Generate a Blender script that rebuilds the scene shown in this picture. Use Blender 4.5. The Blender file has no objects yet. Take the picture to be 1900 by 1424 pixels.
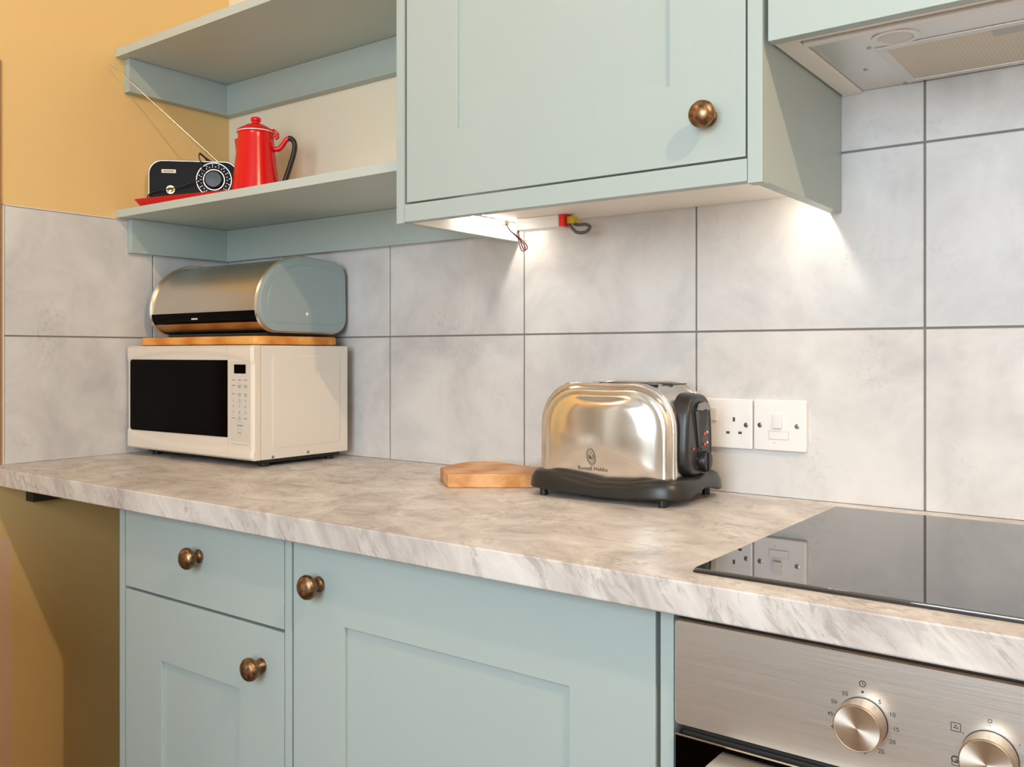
import bpy, bmesh, math, random
from mathutils import Vector, Matrix
from mathutils.bvhtree import BVHTree
random.seed(7)
S = bpy.context.scene
COL = S.collection
PI = math.pi
Z0 = 0.91                     # height of the worktop surface above the floor; z below is relative to it

# ------------------------------------------------------------------ camera, world, lights, exposure
cam = bpy.data.cameras.new('camera'); cam_o = bpy.data.objects.new('camera', cam); COL.objects.link(cam_o)
cam.sensor_width = 36; cam.sensor_fit = 'HORIZONTAL'
cam.lens = 1675.98 / 1900 * 36
cam.shift_y = -(712 - 657.27) / 1900
cam.clip_start = 0.02
cam_o.location = (2.18992, -1.57893, Z0 + 0.25591)
cam_o.rotation_euler = (PI / 2, 0, 0.64222)
S.camera = cam_o

w = bpy.data.worlds.new('world'); S.world = w; w.use_nodes = True
wn = w.node_tree.nodes['Background']
wn.inputs[0].default_value = (0.72, 0.86, 1.0, 1); wn.inputs[1].default_value = 1.0

S.view_settings.view_transform = 'Standard'
S.view_settings.look = 'None'
S.view_settings.gamma = 1.0
S.view_settings.exposure = 0.09
S.view_settings.use_curve_mapping = False

def light(name, kind, loc, energy, color, **kw):
    l = bpy.data.lights.new(name, kind); l.energy = energy; l.color = color
    o = bpy.data.objects.new(name, l); COL.objects.link(o)
    o.location = (loc[0], loc[1], loc[2] + Z0)
    rot = kw.pop('rot', None)
    if rot: o.rotation_euler = rot
    for k, v in kw.items(): setattr(l, k, v)
    return o
# warm ceiling lamp (its bulb) high on the right, in front of the cooker
light('ceiling_lamp_light', 'POINT', (3.24, -1.38, 1.80), 82, (1.0, 0.72, 0.45), shadow_soft_size=0.022)
# daylight through the window in the wall opposite
light('window_daylight', 'AREA', (2.05, -3.02, 0.72), 58, (0.74, 0.88, 1.0), shape='RECTANGLE', size=1.25, size_y=1.35, rot=(PI / 2, 0, 0))
# warm ceiling lamp over the left part of the room
light('second_ceiling_lamp_light', 'POINT', (0.55, -1.40, 1.80), 6, (1.0, 0.62, 0.33), shadow_soft_size=0.06)
# under-cabinet LED strips
light('led_light', 'AREA', (1.0445, -0.115, 0.528), 0.16, (1.0, 0.92, 0.80), shape='RECTANGLE', size=0.008, size_y=0.17)
light('led_light', 'AREA', (1.680, -0.115, 0.528), 0.16, (1.0, 0.92, 0.80), shape='RECTANGLE', size=0.008, size_y=0.17)

# ------------------------------------------------------------------ materials
def mat(name, color, rough=0.5, metal=0.0, **kw):
    m = bpy.data.materials.new(name); m.use_nodes = True
    b = m.node_tree.nodes['Principled BSDF']
    b.inputs['Base Color'].default_value = (*color, 1)
    b.inputs['Roughness'].default_value = rough
    b.inputs['Metallic'].default_value = metal
    for k, v in kw.items():
        b.inputs[k.replace('_', ' ')].default_value = v
    return m
def N(m, t, **kw):
    n = m.node_tree.nodes.new(t)
    for k, v in kw.items(): setattr(n, k, v)
    return n
def L(m, a, b): m.node_tree.links.new(a, b)
def bsdf(m): return m.node_tree.nodes['Principled BSDF']
def coords(m, scale=(1, 1, 1), rot=(0, 0, 0), obj=False):
    mp = N(m, 'ShaderNodeMapping'); mp.inputs['Scale'].default_value = scale; mp.inputs['Rotation'].default_value = rot
    if obj:
        t = N(m, 'ShaderNodeTexCoord'); L(m, t.outputs['Object'], mp.inputs[0])
    else:
        g = N(m, 'ShaderNodeNewGeometry'); L(m, g.outputs['Position'], mp.inputs[0])
    return mp.outputs[0]
def noise(m, vec, scale, detail=4, rough=0.5, dist=0.0):
    n = N(m, 'ShaderNodeTexNoise'); n.inputs['Scale'].default_value = scale; n.inputs['Detail'].default_value = detail
    n.inputs['Roughness'].default_value = rough; n.inputs['Distortion'].default_value = dist
    L(m, vec, n.inputs['Vector']); return n.outputs['Fac']
def ramp(m, fac, stops):
    r = N(m, 'ShaderNodeValToRGB'); e = r.color_ramp.elements
    while len(e) < len(stops): e.new(0.5)
    for i, (p, c) in enumerate(stops):
        e[i].position = p; e[i].color = (*c, 1) if len(c) == 3 else c
    L(m, fac, r.inputs[0]); return r.outputs[0]
def mix(m, fac, a, b, mode='MIX'):
    x = N(m, 'ShaderNodeMix', data_type='RGBA', blend_type=mode)
    for sock, v in ((x.inputs[0], fac), (x.inputs[6], a), (x.inputs[7], b)):
        if isinstance(v, (int, float)): sock.default_value = v
        elif isinstance(v, tuple): sock.default_value = (*v, 1)
        else: L(m, v, sock)
    return x.outputs[2]
def math_(m, op, a, b=0.0):
    x = N(m, 'ShaderNodeMath', operation=op)
    for s, v in ((x.inputs[0], a), (x.inputs[1], b)):
        if isinstance(v, (int, float)): s.default_value = v
        else: L(m, v, s)
    return x.outputs[0]
def bump(m, fac, strength, dist=0.001):
    b = N(m, 'ShaderNodeBump'); b.inputs['Strength'].default_value = strength; b.inputs['Distance'].default_value = dist
    L(m, fac, b.inputs['Height']); L(m, b.outputs[0], bsdf(m).inputs['Normal'])
def lin(r, g, b):
    f = lambda v: ((v / 255 + 0.055) / 1.055) ** 2.4 if v > 10 else v / 255 / 12.92
    return (f(r), f(g), f(b))

# sage green painted wood
def sage(name, c):
    m = mat(name, c, 0.38)
    v = coords(m); n = noise(m, v, 3.0, 3)
    L(m, mix(m, n, tuple(x * 0.97 for x in c), tuple(min(1, x * 1.03) for x in c)), bsdf(m).inputs['Base Color'])
    bump(m, noise(m, coords(m, (1, 1, 1)), 260, 2), 0.05, 0.0006)
    return m
SAGE = sage('sage_painted_wood', lin(172, 185, 181))
SAGE_IN = sage('sage_painted_wood_shelf', lin(172, 185, 179))
SAGE_BOARD = sage('sage_painted_shelf_board', lin(192, 202, 195))
WHITE_MELAMINE = mat('white_melamine', lin(244, 238, 230), 0.45)
CHIP = mat('edge_of_panel', lin(190, 184, 172), 0.6)

# one wall paint, daylight coloured into the back copy and warm lamplight into the left; the left wall has an unpainted strip low down beside the gap
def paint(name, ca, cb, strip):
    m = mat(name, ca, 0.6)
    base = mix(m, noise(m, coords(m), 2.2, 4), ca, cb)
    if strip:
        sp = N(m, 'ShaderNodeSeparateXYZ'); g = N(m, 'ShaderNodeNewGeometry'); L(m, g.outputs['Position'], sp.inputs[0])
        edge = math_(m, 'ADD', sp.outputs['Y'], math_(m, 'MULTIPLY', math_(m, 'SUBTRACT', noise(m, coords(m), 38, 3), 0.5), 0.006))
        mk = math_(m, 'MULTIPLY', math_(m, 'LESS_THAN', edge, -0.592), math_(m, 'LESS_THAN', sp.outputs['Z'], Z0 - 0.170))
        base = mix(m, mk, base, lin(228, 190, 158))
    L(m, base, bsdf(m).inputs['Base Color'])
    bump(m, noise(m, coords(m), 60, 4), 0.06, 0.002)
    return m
PAINT_DAYLIT = paint('wall_paint_daylit', lin(238, 230, 206), lin(242, 233, 211), False)
PAINT_LAMPLIT = paint('wall_paint_lamplit', lin(226, 190, 124), lin(230, 196, 134), True)

# pale concrete look tiles
def tilemat(name, c1, c2, c3):
    m = mat(name, c1, 0.42)
    v = coords(m)
    n = noise(m, v, 5.5, 6, 0.62, 0.4)
    c = ramp(m, n, [(0.28, c3), (0.46, c2), (0.60, c1), (0.78, tuple(min(1, x * 1.06) for x in c1))])
    cl = noise(m, v, 7.0, 2, 0.5); fine = noise(m, v, 95, 5, 0.75)
    clm = ramp(m, cl, [(0.55, (0, 0, 0)), (0.72, (1, 1, 1))]); fm = ramp(m, fine, [(0.50, (0, 0, 0)), (0.62, (1, 1, 1))])
    mk = math_(m, 'MULTIPLY', math_(m, 'MULTIPLY', clm, fm), 0.38)
    L(m, mix(m, mk, c, tuple(x * 0.55 for x in c2)), bsdf(m).inputs['Base Color'])
    bump(m, noise(m, v, 40, 5), 0.05, 0.001)
    return m
TILE = tilemat('pale_concrete_tile', lin(216, 213, 209), lin(205, 202, 199), lin(187, 184, 182))
GROUT = mat('grey_grout', lin(132, 127, 121), 0.9)
TRIM = mat('tile_edge_trim', lin(222, 208, 190), 0.4)

# marble look laminate
MARBLE = mat('marble_look_laminate', lin(212, 205, 197), 0.42)
def along(m, d, sc):
    """coordinates whose first axis runs along d, each axis scaled by sc"""
    r = Vector(d).normalized().rotation_difference(Vector((1, 0, 0))).to_euler()
    a = coords(m, (1, 1, 1), tuple(r))
    mp = N(m, 'ShaderNodeMapping'); mp.inputs['Scale'].default_value = sc; L(m, a, mp.inputs[0]); return mp.outputs[0]
def _marble():
    m = MARBLE; d = (0.62, -0.30, -0.80)
    w_ = noise(m, coords(m), 2.4, 3, 0.5)
    v = along(m, d, (2.6, 11.0, 11.0))
    va = N(m, 'ShaderNodeVectorMath', operation='ADD'); L(m, v, va.inputs[0])
    cb = N(m, 'ShaderNodeCombineXYZ'); k = math_(m, 'MULTIPLY', w_, 1.6); L(m, k, cb.inputs[1]); L(m, k, cb.inputs[2]); L(m, cb.outputs[0], va.inputs[1])
    a = noise(m, va.outputs[0], 1.15, 9, 0.66, 0.5)
    c = ramp(m, a, [(0.30, lin(168, 158, 152)), (0.42, lin(196, 188, 182)), (0.52, lin(211, 204, 197)), (0.62, lin(222, 216, 210)), (0.72, lin(236, 231, 225))])
    b = noise(m, va.outputs[0], 0.55, 6, 0.6, 1.2)
    vein = ramp(m, b, [(0.455, (0, 0, 0)), (0.485, (1, 1, 1)), (0.495, (1, 1, 1)), (0.53, (0, 0, 0))])
    patch = ramp(m, noise(m, coords(m), 4.2, 3), [(0.50, (0, 0, 0)), (0.62, (1, 1, 1))])
    fine = ramp(m, noise(m, va.outputs[0], 6.0, 6, 0.75, 1.0), [(0.48, (0, 0, 0)), (0.56, (1, 1, 1))])
    c = mix(m, math_(m, 'MULTIPLY', math_(m, 'MULTIPLY', vein, fine), 0.5), c, lin(150, 142, 138))
    c = mix(m, math_(m, 'MULTIPLY', math_(m, 'MULTIPLY', patch, fine), 0.42), c, lin(160, 150, 144))
    L(m, c, bsdf(m).inputs['Base Color'])
_marble()

# metals
def brushed(name, c, rough, scale, strength=0.12, spread=0.10):
    m = mat(name, c, rough, 1.0)
    n = noise(m, coords(m, scale), 1.0, 4, 0.6)
    r = N(m, 'ShaderNodeMapRange'); r.inputs['To Min'].default_value = rough - spread / 2; r.inputs['To Max'].default_value = rough + spread
    L(m, n, r.inputs[0]); L(m, r.outputs[0], bsdf(m).inputs['Roughness'])
    bump(m, n, strength, 0.0004)
    return m
STEEL = brushed('brushed_stainless_steel', lin(222, 215, 206), 0.36, (6, 60, 900), 0.10)
_n = noise(STEEL, coords(STEEL, (5, 5, 700)), 1.0, 4, 0.7)
L(STEEL, mix(STEEL, _n, lin(206, 198, 188), lin(236, 230, 222)), bsdf(STEEL).inputs['Base Color'])
HOODSTEEL = brushed('hood_stainless_steel', lin(228, 222, 215), 0.33, (10, 400, 100), 0.10)
CHROME = brushed('polished_stainless_steel', lin(236, 231, 225), 0.17, (350, 120, 8), 0.05, 0.06)
KNOBSTEEL = mat('turned_stainless_steel', lin(240, 228, 212), 0.32, 1.0, Anisotropic=0.85)
_t = N(KNOBSTEEL, 'ShaderNodeTangent', direction_type='RADIAL', axis='Y'); L(KNOBSTEEL, _t.outputs[0], bsdf(KNOBSTEEL).inputs['Tangent'])
KNOBSIDE = mat('knob_side_steel', lin(196, 176, 156), 0.42, 1.0)
SATIN = brushed('satin_steel_roll_lid', lin(206, 200, 188), 0.30, (4, 300, 300), 0.05)
RIM = mat('bright_rim_metal', lin(235, 225, 212), 0.18, 1.0)
BRONZE = mat('aged_bronze', lin(142, 108, 78), 0.37, 1.0)
def _bronze():
    m = BRONZE
    n = noise(m, coords(m), 130, 4)
    L(m, ramp(m, n, [(0.35, lin(112, 80, 52)), (0.65, lin(166, 134, 104))]), bsdf(m).inputs['Base Color'])
_bronze()
SCREW = mat('screw_metal', lin(170, 168, 165), 0.3, 1.0)
ALU = mat('silver_painted_metal', lin(222, 220, 216), 0.35, 0.2)

BINEND = mat('grey_blue_enamel', lin(156, 172, 173), 0.33, 0.25)
MWWHITE = mat('white_enamelled_metal', lin(226, 217, 204), 0.35)
MWPLASTIC = mat('white_plastic', lin(226, 214, 198), 0.4)
PANELGREY = mat('pale_panel_print', lin(212, 204, 192), 0.45)
GLASSBLK = mat('black_window_glass', (0.0015, 0.0006, 0.0006), 0.12, IOR=1.25, Specular_IOR_Level=0.12)
DULLRIM = mat('dull_chrome', lin(176, 166, 152), 0.28, 1.0)
RADIOBLK = mat('black_radio_plastic', (0.006, 0.004, 0.003), 0.4, IOR=1.3, Specular_IOR_Level=0.25)
HOBGLASS = mat('black_ceramic_glass', (0.006, 0.006, 0.007), 0.02, IOR=3.0)
BLACKPL = mat('black_plastic', (0.010, 0.0095, 0.009), 0.35)
BASEPL = mat('charcoal_satin_plastic', (0.017, 0.0155, 0.014), 0.36)
CTRLPL = mat('dark_grey_plastic', (0.020, 0.0185, 0.017), 0.34)
BLACK = mat('deep_black', (0.004, 0.004, 0.004), 0.5)
INK = mat('dark_print', (0.035, 0.03, 0.028), 0.5)
GREYINK = mat('grey_print', lin(120, 110, 100), 0.5)
WHITEPL = mat('white_switch_plastic', lin(238, 234, 230), 0.28)
WHITESH = mat('white_rocker_plastic', lin(226, 222, 218), 0.3)
RED = mat('red_enamel', (0.72, 0.005, 0.007), 0.22)
TRAYRED = mat('red_lacquer', (0.70, 0.012, 0.008), 0.3)
REDPL = mat('red_plastic', (0.80, 0.01, 0.01), 0.4)
YELPL = mat('yellow_plastic', lin(214, 180, 30), 0.4)
CREAMPL = mat('cream_print', lin(232, 218, 198), 0.4)
REDINK = mat('red_print', (0.7, 0.03, 0.02), 0.5)
GREYCABLE = mat('grey_cable', (0.10, 0.095, 0.09), 0.5)
LAMPGL = mat('frosted_lens', lin(214, 208, 200), 0.3)
FLOORM = mat('brown_wood_floor', lin(150, 112, 76), 0.5)
ROOMW = mat('off_white_room_paint', lin(205, 201, 194), 0.7)
WHITEDOOR = mat('white_door_paint', lin(225, 220, 212), 0.5)
def _floor():
    m = FLOORM
    n = noise(m, coords(m, (1, 14, 1)), 3, 5)
    L(m, ramp(m, n, [(0.3, lin(84, 62, 44)), (0.7, lin(118, 90, 66))]), bsdf(m).inputs['Base Color'])
_floor()
def woodmat(name, c1, c2, c3, rot=(0, 0, 0), scale=(3, 22, 22), rough=0.45):
    m = mat(name, c2, rough)
    v = coords(m, scale, rot, obj=True)
    n = noise(m, v, 1.6, 6, 0.6, 0.6)
    wv = N(m, 'ShaderNodeTexWave'); wv.inputs['Scale'].default_value = 1.1; wv.inputs['Distortion'].default_value = 5.0
    wv.inputs['Detail'].default_value = 3; L(m, v, wv.inputs['Vector'])
    f = math_(m, 'ADD', math_(m, 'MULTIPLY', n, 0.6), math_(m, 'MULTIPLY', wv.outputs['Fac'], 0.4))
    L(m, ramp(m, f, [(0.25, c3), (0.5, c2), (0.75, c1)]), bsdf(m).inputs['Base Color'])
    return m
BEECH = woodmat('beech_board', lin(222, 172, 116), lin(208, 152, 92), lin(186, 122, 62))
PINE = woodmat('orange_pine_board', lin(232, 170, 92), lin(222, 148, 62), lin(196, 112, 34), scale=(2, 14, 20))
DOORWOOD = woodmat('brown_door_wood', lin(176, 112, 66), lin(156, 94, 52), lin(130, 74, 38), scale=(12, 12, 2))
# perforated grease filter
FILTER = mat('perforated_filter_mesh', lin(206, 194, 176), 0.45, 0.3)
def _filter():
    m = FILTER
    v = coords(m, (190, 190, 190))
    vo = N(m, 'ShaderNodeTexVoronoi'); vo.inputs['Scale'].default_value = 1.0; vo.inputs['Randomness'].default_value = 0.0
    L(m, v, vo.inputs['Vector'])
    L(m, ramp(m, vo.outputs['Distance'], [(0.22, lin(150, 138, 122)), (0.34, lin(214, 202, 184))]), bsdf(m).inputs['Base Color'])
_filter()
def emit(name, c, s):
    m = mat(name, c, 0.5)
    bsdf(m).inputs['Emission Color'].default_value = (*c, 1); bsdf(m).inputs['Emission Strength'].default_value = s
    return m
LED = emit('lit_led', (1.0, 0.94, 0.84), 120)
BULB = emit('lit_bulb', (1.0, 0.85, 0.66), 20)
GLASS = bpy.data.materials.new('window_glass'); GLASS.use_nodes = True
bsdf(GLASS).inputs['Base Color'].default_value = (1, 1, 1, 1); bsdf(GLASS).inputs['Roughness'].default_value = 0.0
bsdf(GLASS).inputs['Transmission Weight'].default_value = 1.0; bsdf(GLASS).inputs['IOR'].default_value = 1.05

# ------------------------------------------------------------------ geometry helpers
ORG = {}
def thing(name, label, cat, loc, rot=0.0, group=None, local=False):
    o = bpy.data.objects.new(name, None); COL.objects.link(o)
    o.empty_display_size = 0.05
    o.location = (loc[0], loc[1], loc[2] + Z0); o.rotation_euler = (0, 0, rot)
    o['label'] = label; o['category'] = cat
    if group: o['group'] = group
    ORG[o.name] = Vector((0, 0, 0)) if local else Vector((loc[0], loc[1], loc[2] + Z0)) - Vector((0, 0, Z0))
    return o
class MB:
    def __init__(s): s.v = []; s.f = []; s.m = []
    def add(s, vs, fs, mi=0, M=None):
        o = len(s.v)
        for p in vs:
            p = Vector(p)
            if M is not None: p = M @ p
            s.v.append(p)
        for f in fs: s.f.append([i + o for i in f]); s.m.append(mi)
        return s
    def bm(s, b, mi=0, M=None):
        b.verts.ensure_lookup_table(); b.verts.index_update()
        s.add([v.co.copy() for v in b.verts], [[v.index for v in f.verts] for f in b.faces], mi, M); b.free(); return s
    def box(s, x0, x1, y0, y1, z0, z1, bev=0.0, mi=0, seg=2, M=None):
        b = bmesh.new(); bmesh.ops.create_cube(b, size=1)
        for v in b.verts:
            v.co = Vector(((x0 + x1) / 2 + v.co.x * (x1 - x0), (y0 + y1) / 2 + v.co.y * (y1 - y0), (z0 + z1) / 2 + v.co.z * (z1 - z0)))
        if bev > 0: bmesh.ops.bevel(b, geom=b.edges[:], offset=bev, segments=seg, affect='EDGES', profile=0.5)
        return s.bm(b, mi, M)
    def loft(s, loops, mi=0, cap0=True, cap1=True, closed=True, M=None):
        n = len(loops[0]); vs = [p for lp in loops for p in lp]; fs = []
        for i in range(len(loops) - 1):
            for j in range(n if closed else n - 1):
                k = (j + 1) % n
                fs.append([i * n + j, i * n + k, (i + 1) * n + k, (i + 1) * n + j])
        if cap0: fs.append(list(range(n))[::-1])
        if cap1: fs.append([(len(loops) - 1) * n + j for j in range(n)])
        return s.add(vs, fs, mi, M)
    def lathe(s, prof, n=40, mi=0, M=None):          # prof: (r, z) pairs about z
        loops = [[(r * math.cos(2 * PI * j / n), r * math.sin(2 * PI * j / n), z) for j in range(n)] for r, z in prof]
        return s.loft(loops, mi, prof[0][0] > 1e-6, prof[-1][0] > 1e-6, True, M)
    def tube(s, pts, r, n=10, mi=0, M=None, flat=1.0):
        pts = [Vector(p) for p in pts]; loops = []
        up = None
        for i, p in enumerate(pts):
            t = (pts[min(i + 1, len(pts) - 1)] - pts[max(i - 1, 0)]).normalized()
            if up is None:
                up = Vector((0, 0, 1)) if abs(t.z) < 0.9 else Vector((1, 0, 0))
            a = (up - t * up.dot(t)).normalized(); b = t.cross(a); up = a
            rr = r[i] if isinstance(r, (list, tuple)) else r
            loops.append([p + a * rr * math.cos(2 * PI * j / n) + b * rr * flat * math.sin(2 * PI * j / n) for j in range(n)])
        return s.loft(loops, mi, True, True, True, M)
    def prism(s, poly, axis, a0, a1, bev=0.0, mi=0, M=None):   # poly in the two other axes, extruded along axis
        def P(q, a):
            if axis == 'x': return (a, q[0], q[1])
            if axis == 'y': return (q[0], a, q[1])
            return (q[0], q[1], a)
        b = bmesh.new(); n = len(poly)
        l0 = [b.verts.new(P(q, a0)) for q in poly]; l1 = [b.verts.new(P(q, a1)) for q in poly]
        f0 = b.faces.new(l0); f1 = b.faces.new(l1[::-1])
        for i in range(n): b.faces.new((l0[i], l1[i], l1[(i + 1) % n], l0[(i + 1) % n]))
        bmesh.ops.recalc_face_normals(b, faces=b.faces[:])
        if bev > 0:
            es = [e for e in b.edges if f0 in e.link_faces or f1 in e.link_faces]
            bmesh.ops.bevel(b, geom=es, offset=bev, segments=2, affect='EDGES', profile=0.5)
        return s.bm(b, mi, M)
    def text(s, txt, M, size, mi=0, ext=0.0002, align='CENTER'):
        cu = bpy.data.curves.new('t', 'FONT'); cu.body = txt; cu.size = size; cu.extrude = ext
        cu.align_x = align; cu.align_y = 'CENTER'; cu.resolution_u = 3
        o = bpy.data.objects.new('t', cu); COL.objects.link(o)
        bpy.context.view_layer.update()
        me = bpy.data.meshes.new_from_object(o.evaluated_get(bpy.context.evaluated_depsgraph_get()))
        s.add([v.co.copy() for v in me.vertices], [list(p.vertices) for p in me.polygons], mi, M)
        bpy.data.objects.remove(o); bpy.data.meshes.remove(me); bpy.data.curves.remove(cu)
        return s
    def build(s, name, mats, parent=None, angle=35, local_parent=None):
        if not isinstance(mats, (list, tuple)): mats = [mats]
        me = bpy.data.meshes.new(name)
        if parent is None: off = Vector((0, 0, 0))
        else: off = ORG[parent.name]
        me.from_pydata([p - off for p in s.v], [], s.f)
        for m in mats: me.materials.append(m)
        me.polygons.foreach_set('material_index', s.m)
        b = bmesh.new(); b.from_mesh(me)
        bmesh.ops.recalc_face_normals(b, faces=b.faces[:])
        th = math.radians(angle)
        for e in b.edges:
            if len(e.link_faces) == 2: e.smooth = e.calc_face_angle(0) < th
            else: e.smooth = False
        for f in b.faces: f.smooth = True
        b.to_mesh(me); b.free()
        o = bpy.data.objects.new(name, me); COL.objects.link(o)
        wm = o.modifiers.new('weighted_normals', 'WEIGHTED_NORMAL'); wm.keep_sharp = True; wm.weight = 90
        if parent is not None:
            o.parent = parent; ORG[o.name] = off
        else:
            o.location = (0, 0, Z0)
        return o
def tag(o, label, cat, group=None):
    o['label'] = label; o['category'] = cat
    if group: o['group'] = group
    return o
def single(mb, name, mats, label, cat, base, group=None, angle=35):
    """a thing that is one mesh, its origin at its base"""
    off = Vector(base); mb.v = [p - off for p in mb.v]
    o = mb.build(name, mats, None, angle); o.location = (base[0], base[1], base[2] + Z0)
    return tag(o, label, cat, group)
def struct(mb, name, mats, angle=35):
    o = mb.build(name, mats, None, angle); o['kind'] = 'structure'; return o
RX = lambda a: Matrix.Rotation(a, 4, 'X')
RY = lambda a: Matrix.Rotation(a, 4, 'Y')
RZ = lambda a: Matrix.Rotation(a, 4, 'Z')
T = lambda x, y, z: Matrix.Translation((x, y, z))
FRONT = RX(PI / 2)                        # local xy plane -> facing -y, z axis out of the front
def rrect(x0, x1, z0, z1, r, n=6):        # rounded rectangle, r a number or four radii bl, br, tr, tl
    if not isinstance(r, (list, tuple)): r = [r] * 4
    pts = []
    for (cx, cz, a0, rr) in ((x0 + r[0], z0 + r[0], PI, r[0]), (x1 - r[1], z0 + r[1], 1.5 * PI, r[1]), (x1 - r[2], z1 - r[2], 0, r[2]), (x0 + r[3], z1 - r[3], PI / 2, r[3])):
        for i in range(n + 1):
            a = a0 + (PI / 2) * i / n
            pts.append((cx + rr * math.cos(a), cz + rr * math.sin(a)))
    return pts
def smooth_path(pts, k=6):
    P = [Vector(p) for p in pts]; out = []
    for i in range(len(P) - 1):
        p0 = P[max(i - 1, 0)]; p1 = P[i]; p2 = P[i + 1]; p3 = P[min(i + 2, len(P) - 1)]
        for j in range(k):
            t = j / k
            out.append(0.5 * ((2 * p1) + (p2 - p0) * t + (2 * p0 - 5 * p1 + 4 * p2 - p3) * t * t + (3 * p1 - p0 - 3 * p2 + p3) * t ** 3))
    out.append(P[-1]); return out

# ------------------------------------------------------------------ the room
XR, YF, ZC, ZFL = 4.25, -3.10, 1.89, -0.91
b = MB()
b.box(-0.15, XR + 0.1, 0.006, 0.12, ZFL, ZC, mi=0)
b.box(-0.006, 2.75, 0.0025, 0.007, 0.0, 0.5995, mi=2)
b.box(1.45, 2.75, 0.0025, 0.007, 0.5995, 0.90, mi=2)
xj = [-0.0075, 0.2405, 0.6384, 1.0414, 1.4444, 1.8474, 2.2504, 2.6534]
for i in range(len(xj) - 1):
    for (za, zb) in ((-0.0015, 0.2980), (0.2980, 0.6010), (0.6010, 0.9040)):
        if za > 0.6 and xj[i + 1] < 1.7: continue
        b.box(xj[i] + 0.0018, xj[i + 1] - 0.0018, 0.0, 0.006, za + 0.0018, zb - 0.0018, bev=0.0008, mi=1, seg=1)
struct(b, 'wall_back', [PAINT_DAYLIT, TILE, GROUT])
b = MB()
b.box(-0.12, -0.006, YF - 0.1, 0.10, ZFL, ZC, mi=0)
b.box(-0.007, -0.0025, -0.6090, 0.0, 0.0, 0.5995, mi=2)
for (ya, yb) in ((-0.6105, -0.2353), (-0.2353, 0.0)):
    for (za, zb) in ((-0.0015, 0.2980), (0.2980, 0.6010)):
        b.box(-0.006, 0.0, ya + 0.0018, yb - 0.0018, za + 0.0018, zb - 0.0018, bev=0.0008, mi=1, seg=1)
b.box(-0.006, 0.001, -0.6135, -0.6100, 0.0, 0.6030, bev=0.0006, mi=3)
b.box(-0.006, 0.001, -0.6135, 0.0, 0.6000, 0.6035, bev=0.0006, mi=3)
struct(b, 'wall_left', [PAINT_LAMPLIT, TILE, GROUT, TRIM])
struct(MB().box(XR, XR + 0.12, YF - 0.1, 0.1, ZFL, ZC), 'wall_right', [ROOMW])
b = MB()                                   # chimney-breast like wall that narrows the left part of the room
b.box(-0.006, 0.62, YF, -1.98, ZFL, ZC)
struct(b, 'wall_near', [ROOMW])
b = MB()
for (xa, xb, za, zb) in ((-0.15, 1.4, ZFL, ZC), (2.7, XR + 0.1, ZFL, ZC), (1.4, 2.7, ZFL, 0.05), (1.4, 2.7, 1.40, ZC)):
    b.box(xa, xb, YF - 0.12, YF, za, zb)
struct(b, 'wall_front', [ROOMW])
struct(MB().box(-0.15, XR + 0.1, YF - 0.12, 0.12, ZFL - 0.1, ZFL), 'floor', [FLOORM])
struct(MB().box(-0.15, XR + 0.1, YF - 0.12, 0.12, ZC, ZC + 0.1), 'ceiling', [ROOMW])
b = MB()                                   # window opposite: frame, mullion and glazing bars
for a in ((1.4, 2.7, 0.05, 0.11), (1.4, 2.7, 1.34, 1.40), (1.4, 1.46, 0.05, 1.40), (2.64, 2.7, 0.05, 1.40), (2.025, 2.075, 0.05, 1.40), (1.4, 2.7, 0.71, 0.74)):
    b.box(a[0], a[1], YF - 0.07, YF - 0.01, a[2], a[3], bev=0.004)
o = struct(b, 'window_1', [WHITEPL])
g = MB().box(1.45, 2.65, YF - 0.045, YF - 0.04, 0.10, 1.35).build('pane', GLASS, None); g.parent = o; g.location = (0, 0, 0)
b = MB(); b.box(-0.006, 0.030, -1.96, -1.50, ZFL, 1.10, bev=0.004, mi=0)
b.box(-0.006, 0.045, -1.50, -1.38, ZFL, 1.20, bev=0.004, mi=1)
struct(b, 'door_1', [WHITEDOOR, DOORWOOD])
struct(MB().box(-0.006, -0.0005, -0.7200, -0.6170, 0.0, 0.9350, bev=0.0008), 'trim_1', [mat('brown_edging', lin(150, 112, 76), 0.5)])

for (x, y) in ((3.24, -1.38), (0.55, -1.40)):
    t = thing('ceiling_light', 'round ceiling lamp over the %s of the room' % ('cooker side' if x > 2 else 'left side'), 'lamp', (x, y, ZC), group='round ceiling lamps')
    MB().lathe([(0.0, ZC), (0.075, ZC), (0.075, ZC - 0.012), (0.06, ZC - 0.018), (0.0, ZC - 0.018)], 32, M=T(x, y, 0)).build('mount', WHITEPL, t)
    MB().lathe([(0.0, ZC - 0.018), (0.05, ZC - 0.018), (0.045, ZC - 0.026), (0.0, ZC - 0.03)], 32, M=T(x, y, 0)).build('bulb', BULB, t)

# unseen low box added along the left wall (it shades the gap under the worktop end from the window)
t = thing('light_blocker', 'unseen white low box against the left wall, added to block window light', 'light_blocker', (0.31, -1.32, ZFL))
MB().box(0.010, 0.56, -1.60, -1.04, ZFL + 0.015, -0.06, bev=0.006).build('body', WHITEPL, t)
MB().box(0.562, 0.600, -1.60, -1.04, ZFL + 0.05, -0.062, bev=0.006).build('door', WHITEPL, t)
MB().box(0.001, 0.60, -1.60, -1.04, -0.058, -0.030, bev=0.004).build('top', WHITEPL, t)
for (x, y) in ((0.05, -1.56), (0.05, -1.08), (0.52, -1.56), (0.52, -1.08)): MB().lathe([(0, ZFL), (0.02, ZFL), (0.02, ZFL + 0.016), (0, ZFL + 0.016)], 16, M=T(x, y, 0)).build('foot', BLACKPL, t)

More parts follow.
